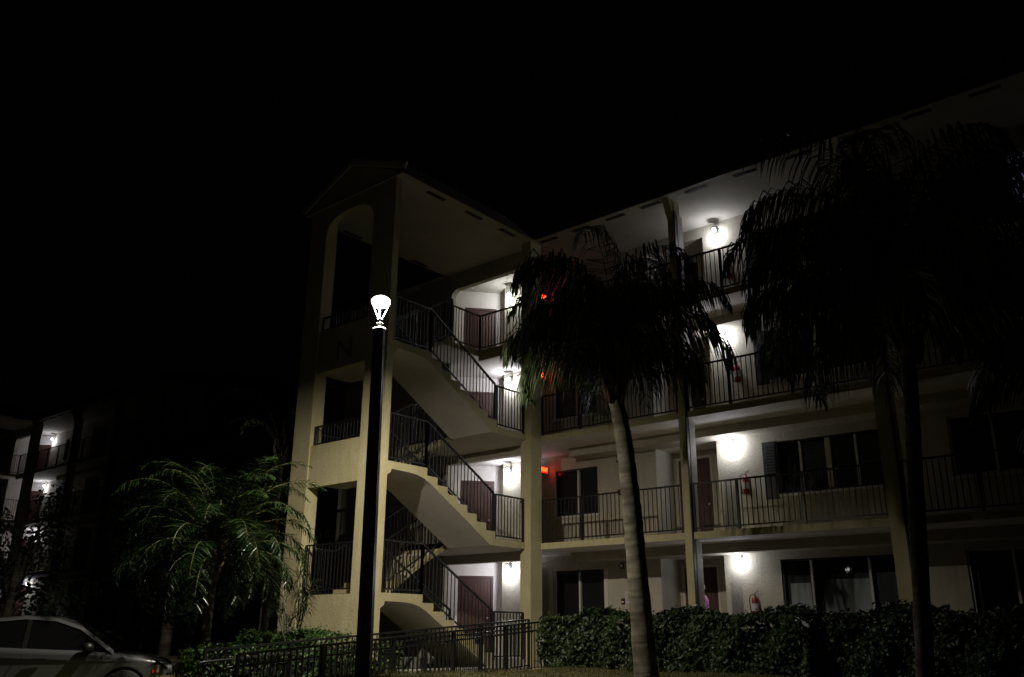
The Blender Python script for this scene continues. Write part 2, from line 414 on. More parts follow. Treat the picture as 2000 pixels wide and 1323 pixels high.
# stair lobby railings
for k in (0, 1, 2):
    z = H*k
    railing([(-.04, -1.52, z), (-.04, -.46, z)], bld, name='landing_railing')
z = 3*H
railing([(-2.0, -1.5, z), (-2.0, -.06, z)], bld, name='landing_railing'); railing([(-2.0, -.06, z), (-.18, -.06, z)], bld, name='landing_railing')

# --- stair tower ------------------------------------------------------------------
FX0 = -1.42
def flight_profile(F, L, front=True):
    """front flight: half landing L at y=-5.1..-3.9, down to floor F at y=-1.55"""
    n = 8; r = (L-F)/n; t = (3.9-1.55)/(n-1)
    top = [(-5.10, L), (-3.9, L)]
    y = -3.9; z = L
    for k in range(n):
        z -= r; top.append((y, z))
        if k < n-1: y += t; top.append((y, z))
    bot = [(-1.55, F-.16), (-1.72, F-.16), (-3.75, L-.36), (-3.98, L-.25), (-4.2, L-.195), (-4.44, L-.175), (-4.98, L-.165), (-5.0, L-.24), (-5.10, L-.31)]
    return top + bot
for k in (0, 1, 2):
    F = H*k; L = F + H/2
    mb = MB(); mb.prism(flight_profile(F, L), 'x', FX0, 0, 'stucco', 'soffit')
    fl = mb.build('stair_flight', bld)
    mb = MB(); mb.box(-3.15, FX0-.003, -5.095, -3.9, L-.17, L-.002, 'stucco', 'soffit'); mb.build('half_landing', bld)
    # back flight rises from the half landing to floor k+1
    G = F + H; n = 8; r = (G-L)/n; t = (3.9-1.55)/(n-1)
    prof = [(-3.9, L)]; y = -3.9; z = L
    for q in range(n):
        z += r; prof.append((y, z))
        if q < n-1: y += t; prof.append((y, z))
    prof += [(-1.55, G-.17), (-1.8, G-.2), (-3.72, L-.16), (-3.9, L-.17)]
    mb = MB(); mb.prism(prof, 'x', -3.10, -1.62, 'stucco', 'soffit'); mb.build('stair_flight', bld)
    # railings: front side, inner sides, half landing edges
    railing([(-.04, -5.06, L), (-.04, -3.92, L), (-.04, -1.58, F+.02)], bld, name='stair_railing')
    railing([(FX0+.04, -3.9, L), (FX0+.04, -1.62, F+.05)], bld, name='stair_railing')
    railing([(-1.66, -3.9, L), (-1.66, -1.58, G)], bld, name='stair_railing')
    railing([(-3.08, -5.0, L), (-3.08, -3.9, L), (-3.08, -1.58, G)], bld, name='stair_railing')
    if k == 0: railing([(-2.52, -5.17, L+.02), (-.78, -5.17, L+.02)], bld, name='tower_railing', h=1.05)
    elif k == 1: railing([(-2.52, -5.17, 4.74), (-.78, -5.17, 4.74)], bld, name='tower_railing', h=.45, bottom=.04)
    else: railing([(-2.52, -5.17, 7.58), (-.78, -5.17, 7.58)], bld, name='tower_railing', h=.36, bottom=.04)
    if k < 2:
        railing([(-3.08, -1.5, G), (-3.08, -.1, G)], bld, name='landing_railing')
# piers of the tower
mb = MB(); mb.box(-3.2, -2.56, T0, -4.95, -.8, CEIL, 'stucco'); mb.build('tower_pier', bld)
mb = MB(); mb.box(-.75, 0, T0, T1, -.8, CEIL, 'stucco'); mb.build('tower_pier', bld)
# panels between the piers
for (za, zb) in ((-.8, 1.36), (3.75, 4.73), (6.50, 7.57)):
    mb = MB(); mb.box(-2.56, -.75, T0+.04, T1-.01, za, zb, 'stucco'); mb.build('tower_panel', bld)
# arched head of the top opening plus the gable
prof = [(-3.2, CEIL+.02), (-3.2, 10.2), (-2.56, 10.2)]
prof = [(-2.56, 9.75)]
cx, hw, zt, zs = -1.655, .905, 10.64, 10.02
for k in range(0, 17):
    t = math.pi - math.pi*k/16
    x = cx + hw*math.copysign(abs(math.cos(t))**.75, math.cos(t)); zz = zs + (zt-zs)*abs(math.sin(t))**.75
    prof.append((x, zz))
prof += [(-.75, 9.75), (-.75, CEIL), (-2.56, CEIL)]
# split into quads up to the flat top so the polygon stays simple
mb = MB(); arch = prof[1:18]
for a, b in zip(arch[:-1], arch[1:]):
    if abs(a[0]-b[0]) < 1e-5: continue
    vs = [(a[0], T0+.001, a[1]), (b[0], T0+.001, b[1]), (b[0], T0+.001, CEIL), (a[0], T0+.001, CEIL),
          (a[0], T1, a[1]), (b[0], T1, b[1]), (b[0], T1, CEIL), (a[0], T1, CEIL)]
    mb.add(vs, [(0, 1, 2, 3), (5, 4, 7, 6), (0, 4, 5, 1)], 'stucco')
mb.build('tower_arch', bld, fix=False)

# --- roofs -------------------------------------------------------------------------
mb = MB()   # soffits
mb.box(.30, 13.9, -.42, 9, CEIL, CEIL+.03, 'soffit_shaded'); mb.box(-3.45, .299, -5.33, 9, CEIL, CEIL+.03, 'soffit_shaded'); mb.box(-8.5, -3.492, -.1, 9, CEIL, CEIL+.03, 'soffit_shaded')
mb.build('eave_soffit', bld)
mb = MB()
mb.box(.36, 13.9, -.46, -.421, CEIL-.03, CEIL+.21, 'fascia'); mb.box(.301, .34, -5.38, -.461, CEIL-.03, CEIL+.21, 'fascia'); mb.box(-3.49, -3.451, -5.38, -.461, CEIL-.03, CEIL+.21, 'fascia')
mb.build('fascia', bld)
rf = MB()
rf.add([(.2, -.50, CEIL+.22), (14.0, -.50, CEIL+.22), (14.0, 5, CEIL+1.7), (.2, 5, CEIL+1.7), (.2, 9.5, CEIL+.4), (14.0, 9.5, CEIL+.4)], [(0, 1, 2, 3), (3, 2, 5, 4)], 'tile')
rf.add([(-8.6, -.2, CEIL+.22), (.2, -.2, CEIL+.22), (.2, 5, CEIL+1.7), (-8.6, 5, CEIL+1.7)], [(0, 1, 2, 3)], 'tile')
RX = -1.66
def gable(y0, y1, m, th, x0=-3.72, x1=.40, z0=CEIL+.20, zr=CEIL+1.02):
    s = MB() if m else rf
    return s
rz = CEIL+1.02
rf.add([(.40, -5.40, CEIL+.2), (RX, -5.40, rz), (RX, 3, rz), (.40, 3, CEIL+.2), (-3.52, -5.40, CEIL+.2), (-3.52, 3, CEIL+.2)], [(0, 1, 2, 3), (1, 4, 5, 2)], 'tile')
# rows of barrel tiles along the eaves, as rounded ends
for q in range(54): rf.tube([(.36+q*.25, -.49, CEIL+.25), (.36+q*.25, -.2, CEIL+.33)], .055, 'tile', 6)
for q in range(20): rf.tube([(.38, -5.36+q*.25, CEIL+.24), (.1, -5.5+q*.25, CEIL+.34)], .055, 'tile', 6)
rf.build('roof', bld)
mb = MB()
mb.add([(.28, T0, CEIL+.03), (RX, T0, rz-.08), (-3.44, T0, CEIL+.03)], [(0, 1, 2)], 'stucco'); mb.build('gable_wall', bld, fix=False)
mb = MB()
for xa in (.40, -3.50): mb.bar((xa, -5.36, CEIL+.13), (RX, -5.36, rz-.06), .06, .16, 'trim')
mb.build('rake_board', bld)
# soffit vents
for x in (.32, 1.42, 2.53, 3.60, 4.90, 6.20, 7.48, 8.78, 10.08, 11.38): 
    mb = MB(); mb.box(x, x+.58, -.22, -.10, CEIL-.012, CEIL-.001, 'vent')
    for q in range(9): mb.box(x+.03+q*.06, x+.045+q*.06, -.215, -.105, CEIL-.018, CEIL-.0125, 'fascia')
    mb.build('soffit_vent', bld)
for y in (-4.30, -2.90, -1.56):
    mb = MB(); mb.box(-.03, .09, y, y+.62, CEIL-.012, CEIL-.001, 'vent'); mb.build('soffit_vent', bld)
for y in (-4.13, -2.9, -1.6):
    mb = MB(); mb.box(-3.40, -3.28, y, y+.6, CEIL-.012, CEIL-.001, 'vent'); mb.build('soffit_vent', bld)

# letter on the tower panel
def text_obj(name, body, size, loc, rot, matn, ext=.01, parent=None, sx=1):
    cu = bpy.data.curves.new(name, 'FONT'); cu.body = body; cu.size = size; cu.extrude = ext; cu.align_x = 'CENTER'; cu.align_y = 'CENTER'
    o = bpy.data.objects.new(name, cu); C.objects.link(o); bpy.context.view_layer.update()
    me = bpy.data.meshes.new_from_object(o.evaluated_get(bpy.context.evaluated_depsgraph_get()))
    C.objects.unlink(o); bpy.data.objects.remove(o)
    me.materials.clear(); me.materials.append(M[matn])
    mt = Matrix.Translation(loc) @ rot.to_4x4() @ Matrix.Diagonal((sx, 1, 1, 1)); me.transform(mt)
    q = bpy.data.objects.new(name, me); C.objects.link(q); q.parent = parent
    return q
FRONT = Matrix(((1, 0, 0), (0, 0, -1), (0, 1, 0)))      # text upright facing -Y
EAST = Matrix(((0, 0, 1), (1, 0, 0), (0, 1, 0)))        # text upright facing +X
text_obj('building_letter', 'N', .72, (-1.56, T0+.03, 6.91), FRONT, 'letter', .012, bld, 1.15)

# ------------------------------------------------------------------ copy of the building far left
b2 = copy_tree(bld, None, skip=('building_letter', 'sliding_door', 'partition_wall', 'reflection_glow'))
b2.location = (-37.27, 2.06, .69)
tag(b2, 'distant dim apartment building with four lit landings behind dark trees beside the lot', 'building', 'apartment buildings around the parking lot')

# ------------------------------------------------------------------ wall lamps
def light(name, typ, loc, power, col, parent=None, radius=.05, size=None):
    ld = bpy.data.lights.new(name, typ); ld.energy = power; ld.color = col
    if typ == 'POINT': ld.shadow_soft_size = radius
    if typ == 'AREA': ld.shape = 'DISK'; ld.size = size
    o = bpy.data.objects.new(name, ld); C.objects.link(o); o.location = loc
    if parent: o.parent = parent
    return o
def make_wall_lamp():
    t = empty('wall_lamp')                     # origin on the wall, facing -Y
    b = MB(); b.box(-.05, .05, -.02, 0, -.06, .10, 'pipe'); b.bar((0, -.02, .07), (0, -.16, .07), .025, .02, 'pipe'); b.lathe([(0, .10), (.05, .09), (.085, .055), (.09, .05), (.0, .05)], (0, -.16, 0), 'pipe', 14); b.build('bracket', t)
    g = MB(); g.lathe([(0.0, -.085), (.035, -.075), (.055, -.045), (.06, -.01), (.05, .03), (.04, .045), (0, .047)], (0, -.16, 0), 'bulb', 14); g.build('bulb', t, True)
    return t
wl0 = make_wall_lamp(); first = True
FL = ['ground floor', 'second floor', 'third floor', 'top floor']
def wall_lamp(x, y, z, power, label, group, col=(.90, .94, 1.0)):
    global first
    o = wl0 if first else copy_tree(wl0); first = False
    o.location = (x, y, z); tag(o, label, 'wall lamp', group)
    light('lamp_light', 'POINT', (0, -.16, -.15), power, col, o, .05)
EB = ['on the ground floor, between the tall column and the fire extinguisher', 'above the second floor corridor, right of the tall column',
      'on the third floor behind drooping palm fronds', 'under the roof soffit of the top floor corridor']
for k in range(4):
    wall_lamp(4.70, WY, H*k+(2.34 if k < 3 else 2.42), [15, 16, 15, 8][k], 'glowing wall lamp ' + EB[k], 'wall lamps of the corridor')
LB = ['on the ground floor stair lobby, under the lowest landing', 'on the second floor stair lobby, left of the red exit sign', 'on the third floor stair lobby, seen through palm leaves', 'on the top floor stair lobby, left of the palm crown']
for k in range(4):
    wall_lamp(-2.36, WY, H*k+2.37, 19, 'glowing white wall lamp ' + LB[k], 'wall lamps of the stair lobby', (.93, 1.0, .90) if k == 3 else (.90, .94, 1.0))
LL = ['lowest of the four lamps', 'second lowest of the four lamps', 'third lamp up', 'topmost of the four lamps']
for k in range(4):
    wall_lamp(-2.36-37.27, WY+2.06, H*k+2.37+.69, 4, LL[k] + ' on the distant building at the far left', 'wall lamps of the distant building', (.75, .80, 1.0))

# ------------------------------------------------------------------ exit signs, alarms, extinguishers, notices
def exit_sign(z, label):
    t = empty('exit_sign', (-.98, 1.58, z)); tag(t, label, 'exit sign', 'red exit signs')
    b = MB(); b.box(-.03, .03, -.16, .16, -.10, .10, 'black'); b.box(-.079, -.031, -.05, .05, -.05, .05, 'black'); b.build('housing', t)
    b = MB(); b.box(.031, .035, -.15, .15, -.09, .09, 'exit_red'); b.build('face', t)
    text_obj('lettering', 'EXIT', .155, (.036, 0, -.0), EAST, 'exit_text', .002, t, .9)
    light('sign_light', 'POINT', (.12, 0, 0), .4, (1, .02, .02), t, .08)
exit_sign(H+2.20, 'lit red exit sign on the second floor above the railing')
exit_sign(2*H+2.20, 'lit red exit sign on the third floor glimpsed behind palm leaves')
exit_sign(3*H+1.9, 'lit red exit sign on the top floor hidden behind the palm crown')
def make_ext():
    t = empty('fire_extinguisher')
    b = MB(); b.lathe([(0, 0), (.065, .005), (.075, .02), (.075, .36), (.06, .41), (.03, .44), (.025, .46), (0, .462)], (0, -.10, 0), 'red', 16); b.build('cylinder', t, True)
    b = MB(); b.lathe([(.026, .46), (.03, .47), (.03, .50), (0, .50)], (0, -.10, 0), 'metal', 12); b.bar((0, -.10, .505), (.13, -.12, .53), .02, .012, 'metal'); b.bar((0, -.10, .52), (.12, -.12, .575), .02, .012, 'metal'); b.bar((0, -.1, .49), (-.05, -.1, .49), .02, .02, 'metal'); b.build('valve', t)
    b = MB(); b.tube([(-.04, -.10, .49), (-.10, -.11, .47), (-.125, -.12, .38), (-.115, -.12, .22), (-.10, -.12, .10)], .012, 'black', 6); b.lathe([(.012, 0), (.02, -.08), (0, -.08)], (-.10, -.12, .10), 'black', 8); b.build('hose', t, True)
    b = MB(); b.lathe([(.0762, .13), (.0762, .29)], (0, -.10, 0), 'paper', 16); b.build('tag', t, True)
    b = MB(); b.box(-.03, .03, -.02, 0, .1, .4, 'metal'); b.build('bracket', t)
    return t
ex0 = make_ext()
for k in range(4):
    o = ex0 if k == 0 else copy_tree(ex0)
    o.location = (5.02, WY, H*k + .98); tag(o, 'red fire extinguisher on the corridor wall of the ' + FL[k], 'fire extinguisher', 'fire extinguishers of the corridor')
def make_strobe():
    t = empty('fire_alarm_strobe')
    b = MB(); b.box(-.055, .055, -.045, 0, -.075, .075, 'dark_red'); b.build('housing', t)
    b = MB(); b.box(-.022, .022, -.062, -.046, -.035, .035, 'strobe'); b.build('lens', t)
    return t
st0 = make_strobe()
for k in range(4):
    o = st0 if k == 0 else copy_tree(st0)
    o.location = (1.41, WY, H*k+2.25); tag(o, 'dark red alarm strobe high on the ' + FL[k] + ' wall left of the door recess', 'fire alarm', 'fire alarm strobes')
def make_pull():
    t = empty('alarm_pull_station')
    b = MB(); b.box(-.05, .05, -.04, 0, -.07, .07, 'dark_red'); b.build('housing', t)
    b = MB(); b.box(-.03, .03, -.052, -.041, -.03, .0, 'strobe'); b.build('handle', t)
    return t
pu0 = make_pull()
for k in range(4):
    o = pu0 if k == 0 else copy_tree(pu0)
    o.location = (1.41, WY, H*k+1.38); tag(o, 'dark red alarm box at hand height on the ' + FL[k] + ' wall', 'alarm box', 'alarm pull boxes')
nt_ = MB(); nt_.box(1.47, 1.64, WY-.012, WY-.002, 1.33, 1.62, 'paper'); o = nt_.build('notice_sheet'); tag(o, 'white paper notice on the ground floor wall beside the dark red box', 'notice')
pm = MB(); 
for q in range(7): pm.box(1.49, 1.60-(q%3)*.02, WY-.0145, WY-.0125, 1.57-q*.03, 1.575-q*.03, 'shutter')
pm.build('printed_lines', o)

# ------------------------------------------------------------------ street lamp
LX, LY, LZ = 3.62, -8.65, 5.96
def make_street_lamp():
    t = empty('street_lamp', (LX, LY, -.1))
    zt = LZ - .1*-1 - .44 - .0   # local z of pole top
    zt = LZ + .1 - .58; hd = .12
    b = MB(); a = R(38)
    def sq(z, w): return [(w*math.cos(a + q*math.pi/2 + math.pi/4)*1.0, w*math.sin(a + q*math.pi/2 + math.pi/4), z) for q in range(4)]
    lean = (.045, .038)
    rings = []
    for z, w in ((0, .150), (.6, .148), (zt-.05, .118), (zt, .112)):
        f = 1 - z/zt; rings.append([(x+lean[0]*f, y+lean[1]*f, zz) for x, y, zz in sq(z, w)])
    vs = [v for r_ in rings for v in r_]; fs = []
    for i in range(3):
        for q in range(4): fs.append((i*4+q, i*4+(q+1) % 4, i*4+4+(q+1) % 4, i*4+4+q))
    fs.append((12, 13, 14, 15)); b.add(vs, fs, 'pole'); b.build('pole', t)
    b = MB(); b.lathe([(.11, -.01), (.105, .012), (.05, .03), (.045, .04), (.045, .075), (.055, .08), (.055, .10), (.042, .105), (.042, .15), (.05, .155), (.05, .175), (.02, .185), (0, .185)], (0, 0, zt), 'lamp_metal', 16); b.build('collar', t, True)
    b = MB(); b.lathe([(.135, .296), (.155, .330), (.160, .365)], (0, 0, zt+hd), 'led_hood', 24); b.build('skirt', t, True)
    for q in range(4):
        g = MB(); an = a + q*math.pi/2 + .4
        pts = []
        for s_ in range(8):
            u = s_/7; rr = .022 + .13*u**.8; pts.append((rr*math.cos(an), rr*math.sin(an), zt+.17+u*.30))
        g.tube(pts, .011, 'lamp_white', 6); g.build('arm', t, True)
    b = MB(); b.lathe([(.160, .365), (.155, .395), (.125, .428), (.08, .452), (.04, .463), (0, .466)], (0, 0, zt+hd), 'led_hood', 24); b.build('hood', t, True)
    b = MB(); b.lathe([(0, .330), (.07, .333), (.115, .342), (.145, .362)], (0, 0, zt+hd), 'led', 24); b.build('lens', t, True)
    # the lamp's hood is translucent: it glows too
    la = light('lamp_light', 'AREA', (0, 0, zt+hd+.318), 880, (1.0, .92, .73), t, size=.15)
    la.rotation_euler = Vector((-.50, .10, -.86)).to_track_quat('-Z', 'Y').to_euler()
    return t
lamp = make_street_lamp(); tag(lamp, 'tall dark square street lamp post with glowing post-top head in front of the stair tower', 'street lamp')

for (x_, y_, lb) in ((-13.0, -53.6, 'street lamp across the lot, seen mirrored in the wide ground floor glass door'), (-58.6, -74.2, 'far street lamp mirrored in the glass door left of the grey palm trunk')):
    o = copy_tree(lamp, None, ('lamp_light',)); o.location = (x_, y_, -.6+.44); tag(o, lb, 'street lamp', 'street lamps of the parking lot')
lamp['group'] = 'street lamps of the parking lot'

# ------------------------------------------------------------------ ramp rails and path
def ramp_z(y): return -.16 + (y+1.5)*.0722
def ramp_railing(x0, y0, x1, y1, label, handrail_to=None):
    t = empty('ramp_railing', (x0, y0, ramp_z(y0)))
    tag(t, label, 'railing', 'railings along the entrance ramp')
    P0 = Vector((0, 0, 0)); P1 = Vector((x1-x0, y1-y0, ramp_z(y1)-ramp_z(y0)))
    railing([P0, P1], t, h=1.05, posts=(.2, .4, .6, .8), name='picket_panel', gap=.12)
    b = MB(); off = Vector((-.07 if x0 > 1.5 else .07, 0, 0)); s = (handrail_to - y0)/(y1-y0) if handrail_to else 1
    E_ = P1*s; b.tube([P0 + off + Vector((0, 0, .88)), E_ + off + Vector((0, 0, .88)), E_ + off + Vector((0, -.12, .87)), E_ + off + Vector((0, -.16, .80))], .02, 'rail', 8)
    for q in range(6):
        c = P0.lerp(E_, (q+.5)/6); b.bar(c + Vector((0, 0, .86)), c + off + Vector((0, 0, .87)), .02, .02, 'rail')
    b.build('handrail', t, True)
    return t
ramp_railing(2.02, -2.0, 2.52, -10.0, 'black picket ramp railing nearest the street lamp, ending at the big hedge')
ramp_railing(1.0, -1.5, 1.0, -9.6, 'black picket ramp railing on the tower side, behind the other one')
mb = MB(); mb.add([(.85, -10.8, ramp_z(-10.8)), (2.6, -10.8, ramp_z(-10.8)), (2.15, -1.4, ramp_z(-1.5)), (.85, -1.4, ramp_z(-1.5)), (.85, -10.8, -1.2), (2.6, -10.8, -1.2), (2.15, -1.4, -1.2), (.85, -1.4, -1.2)], [(0, 1, 2, 3), (0, 4, 5, 1), (1, 5, 6, 2), (2, 6, 7, 3), (3, 7, 4, 0)], 'concrete')
o = mb.build('ramp'); tag(o, kind='structure')
mb = MB(); mb.box(.003, 2.14, -1.395, -.003, -.7, -.145, 'concrete'); mb.box(.003, .86, -5.2, -1.4, -.7, -.13, 'concrete'); o = mb.build('path'); tag(o, kind='structure')

# ------------------------------------------------------------------ ground
def lawn_z(x, y):
    # flat beside the building, sloping to the parking lot
    e = max(0, -(y+9.4)); b = max(0, -9 - x)*.25
    t = min(1, (e+b)/3.2); t = t*t*(3-2*t)
    return -.07*(1-t) - .58*t + .02*math.sin(x*1.7)*math.cos(y*1.3)*(1-t)
mb = MB(); S = 900; mb.add([(-S, -S, -.66), (S, -S, -.66), (S, S, -.66), (-S, S, -.66)], [(0, 1, 2, 3)], 'earth'); o = mb.build('ground', fix=False); tag(o, kind='structure')
mb = MB(); mb.add([(-60, -45, -.655), (60, -45, -.655), (60, -11.5, -.655), (-60, -11.5, -.655)], [(0, 1, 2, 3)], 'asphalt'); o = mb.build('parking_lot', fix=False); tag(o, kind='structure')
mb = MB(); nx, ny = 90, 60; x0, x1, y0, y1 = -16, 20, -13.2, 1.2
vs = []; 
for j in range(ny+1):
    for i in range(nx+1):
        x = x0 + (x1-x0)*i/nx; y = y0 + (y1-y0)*j/ny; z = lawn_z(x, y)
        if .8 < x < 2.7 and -11 < y < -1.2: z = min(z, ramp_z(y)-.05)
        if -3.4 < x < 2.3 and -5.4 < y: z = min(z, -.25)
        if y > -.1: z = -.3
        vs.append((x, y, z))
fs = [(j*(nx+1)+i, j*(nx+1)+i+1, (j+1)*(nx+1)+i+1, (j+1)*(nx+1)+i) for j in range(ny) for i in range(nx)]
mb.add(vs, fs, 'lawn'); o = mb.build('lawn', smooth=True, fix=False); tag(o, kind='structure')
mb = MB()
for q in range(9): 
    x = -14+q*2.7; mb.add([(x, -18.0, -.651), (x+.1, -18.0, -.651), (x+.1, -13.4, -.651), (x, -13.4, -.651)], [(0, 1, 2, 3)], 'paint_line')
o = mb.build('parking_lines', fix=False); tag(o, kind='structure')
# grass blades
mb = MB(); rnd = random.Random(3)
for q in range(15000):
    if q % 3: x = rnd.uniform(1.5, 13); y = rnd.uniform(-8.5, -2.6)
    else: x = rnd.uniform(-5, 3.4); y = rnd.uniform(-10, -5.8)
    if .8 < x < 2.7: continue
    z = lawn_z(x, y); a = rnd.uniform(0, 6.28); h_ = rnd.uniform(.03, .08); w = .006
    mb.add([(x-w*math.cos(a), y-w*math.sin(a), z-.01), (x+w*math.cos(a), y+w*math.sin(a), z-.01), (x+rnd.uniform(-.03, .03), y+rnd.uniform(-.03, .03), z+h_)], [(0, 1, 2)], 'grass')
o = mb.build('grass', fix=False); tag(o, 'short patchy grass of the lawn in front of the hedge', 'grass', kind='stuff')

# ------------------------------------------------------------------ foliage generators
def leaf(mb, c, n, size, m, rnd, fold=.25):
    """one folded pointed leaf"""
    n = Vector(n).normalized(); ref = Vector((rnd.uniform(-1, 1), rnd.uniform(-1, 1), rnd.uniform(-1, 1)))
    a = n.cross(ref)
    if a.length < 1e-3: return
    a.normalize(); b = n.cross(a); c = Vector(c); L = size; W = size*.28
    mb.add([c - a*L*.5, c - b*W + n*fold*W, c + a*L*.5 - n*size*.12, c + b*W + n*fold*W, c], [(0, 1, 4), (1, 2, 4), (2, 3, 4), (3, 0, 4)], m)
def hedge(name, x0, x1, y0, y1, z0, z1, n, m, label, cat='hedge', size=.085, seed=1, bumpy=.07):
    rnd = random.Random(seed); t = empty(name, ((x0+x1)/2, (y0+y1)/2, z0)); tag(t, label, cat)
    ox, oy, oz = t.location
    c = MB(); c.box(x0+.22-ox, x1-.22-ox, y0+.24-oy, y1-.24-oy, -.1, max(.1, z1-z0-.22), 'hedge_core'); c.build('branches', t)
    mb = MB(); A = [(x1-x0)*(z1-z0)*1.5, (x1-x0)*(y1-y0), (y1-y0)*(z1-z0)]; tot = sum(A)
    for q in range(n):
        r_ = rnd.uniform(0, tot)
        def off(a, b): return bumpy*(math.sin(a*3.1+b*1.3)+math.sin(a*7.3-b*4.1)*.6)+rnd.gauss(0, .045)
        if r_ < A[0]:
            x = rnd.uniform(x0, x1); z = rnd.uniform(z0, z1); p = Vector((x, y0 - off(x, z)+.02, z)); nn = Vector((rnd.gauss(0, .55), -1, rnd.gauss(.35, .55)))
        elif r_ < A[0]+A[1]:
            x = rnd.uniform(x0, x1); y = rnd.uniform(y0, y1); p = Vector((x, y, z1 + off(x, y)*.7 + (rnd.random() < .05)*rnd.uniform(0, .12))); nn = Vector((rnd.gauss(0, .6), rnd.gauss(-.2, .6), 1))
        else:
            y = rnd.uniform(y0, y1); z = rnd.uniform(z0, z1); s = rnd.choice((-1, 1)); p = Vector(((x1 if s > 0 else x0)+s*off(y, z), y, z)); nn = Vector((s, rnd.gauss(0, .6), rnd.gauss(.2, .5)))
        leaf(mb, p - Vector((ox, oy, oz)), nn, size*rnd.uniform(.7, 1.25), m, rnd)
    mb.build('foliage', t, fix=False)
    return t
hedge('hedge', 2.1, 14.2, -2.4, -1.35, -.08, .93, 22000, 'leaf_hedge', 'long clipped glossy hedge in front of the ground floor corridor', seed=5, size=.11, bumpy=.13)
hedge('low_hedge', -2.9, -.25, -6.5, -5.55, -.1, .52, 6000, 'leaf_low', 'low bright green hedge at the foot of the stair tower', seed=6, size=.08)
hedge('low_hedge', .35, .85, -9.6, -5.2, -.15, .30, 3600, 'leaf_low', 'low dark shrubs behind the ramp railing, under the lowest stair flight', 'shrub', seed=8, size=.08)

def frond(mb, base, az, elev, L, droop, nl, leafL, m, rnd, hang=.8, w=.016, rach=.012, twist=0, side_up=0.0, thick=True):
    """arching pinnate leaf: rachis curve + leaflets on both sides"""
    base = Vector(base); pts = []; p = base.copy(); e = elev; N = 14; ds = L/N
    h = Vector((math.cos(az), math.sin(az), 0)); side = Vector((-h.y, h.x, 0))
    azc = az
    for k in range(N+1):
        pts.append(p.copy()); h = Vector((math.cos(azc), math.sin(azc), 0))
        d = h*math.cos(e) + Vector((0, 0, 1))*math.sin(e); p = p + d*ds
        e -= droop/N*(0.12 + 1.76*k/N); azc += twist/N
    if thick: mb.tube(pts, [rach*(1-.8*k/N) for k in range(N+1)], 'rachis', 4, False)
    for q in range(nl):
        t = .16 + .84*(q+rnd.random()*.6)/nl; f = t*N; i = min(N-1, int(f)); c = pts[i].lerp(pts[i+1], f-i); d = (pts[i+1]-pts[i]).normalized()
        sd = d.cross(Vector((0, 0, 1)))
        sd = sd.normalized() if sd.length > 1e-3 else side
        upv = sd.cross(d)
        for s in (-1, 1):
            ll = leafL*(math.sin(min(1, (t-.05)*1.15)*math.pi)**.5*.75+.3)*rnd.uniform(.8, 1.15)
            fwd = rnd.uniform(.35, .8)
            d0 = (sd*s + d*fwd + upv*rnd.gauss(side_up, .35)).normalized()
            d1 = (d0*(1-hang) + Vector((0, 0, -1))*hang + d*.15).normalized()
            a = c; b = a + (d0*.75 + d1*.25).normalized()*ll*.33; b2_ = b + (d0*.25 + d1*.75).normalized()*ll*.33; e_ = b2_ + d1*ll*.36
            wv = (d0.cross(Vector((rnd.gauss(0, .4), rnd.gauss(0, .4), 1)))).normalized()*w
            mb.add([a - wv*.5, a + wv*.5, b + wv, b - wv, b2_ + wv*.85, b2_ - wv*.85, e_], [(0, 1, 2, 3), (3, 2, 4, 5), (5, 4, 6)], m)
def palm(name, base, path, radii, crown_r, nfr, L, label, seed=1, leafL=.62, droop=2.3, hang=.78, nl=70, m='leaf_palm', shaft=.7, elevs=(.15, 1.45), w=.016, group=None, az0=None):
    rnd = random.Random(seed); t = empty(name, base); tag(t, label, 'palm tree', group)
    o = Vector(base); mb = MB(); P = [Vector(p)-o for p in path]
    pts = []; rs = []; N = 40
    for k in range(N+1):                       # smooth trunk line with ring scars
        f = k/N*(len(P)-1); i = min(len(P)-2, int(f)); u = f-i
        p0 = P[max(0, i-1)]; p1 = P[i]; p2 = P[i+1]; p3 = P[min(len(P)-1, i+2)]
        c = .5*((2*p1) + (p2-p0)*u + (2*p0-5*p1+4*p2-p3)*u*u + (3*p1-p0-3*p2+p3)*u**3)
        pts.append(c); r0 = radii[i]*(1-u)+radii[i+1]*u
        rs.append(r0*(1 + .035*math.sin(k*2.1)+rnd.uniform(-.02, .02)))
    mb.tube(pts, rs, 'palm_bark', 18); mb.build('trunk', t, True)
    top = pts[-1]; mb = MB()
    for q in range(14):                        # old leaf bases
        a = q*2.4; z = -.30 + q*.045; b0 = top + Vector((math.cos(a)*rs[-1]*.85, math.sin(a)*rs[-1]*.85, z)); 
        mb.tube([b0, b0 + Vector((math.cos(a)*.07, math.sin(a)*.07, .16)), b0 + Vector((math.cos(a)*.10, math.sin(a)*.10, .33))], [.06, .04, .015], 'boot', 6)
    mb.lathe([(rs[-1], -.05), (rs[-1]*1.1, .1), (rs[-1]*.8, .45), (rs[-1]*.35, .9), (.01, 1.1)], top, 'boot', 10)
    mb.build('crownshaft', t, True)
    mb = MB()
    for q in range(nfr):
        u = (q+.5)/nfr; az = (q*2.39996 + rnd.uniform(-.25, .25)) if az0 is None else az0[q % len(az0)] + rnd.uniform(-.25, .25)
        el = elevs[0] + (elevs[1]-elevs[0])*u; frond(mb, top + Vector((math.cos(az)*.06, math.sin(az)*.06, .1+.5*u*shaft)), az, el, L*(.78+.34*u)*rnd.uniform(.85, 1.1), droop*rnd.uniform(.85, 1.15), nl, leafL, m, rnd, hang, twist=rnd.uniform(-.5, .5), w=w)
    mb.build('crown', t, fix=False)
    return t
PB2 = [(11.26, -7.70, -.15), (11.40, -7.65, 1.8), (11.50, -7.62, 3.1), (11.54, -7.61, 3.8)]
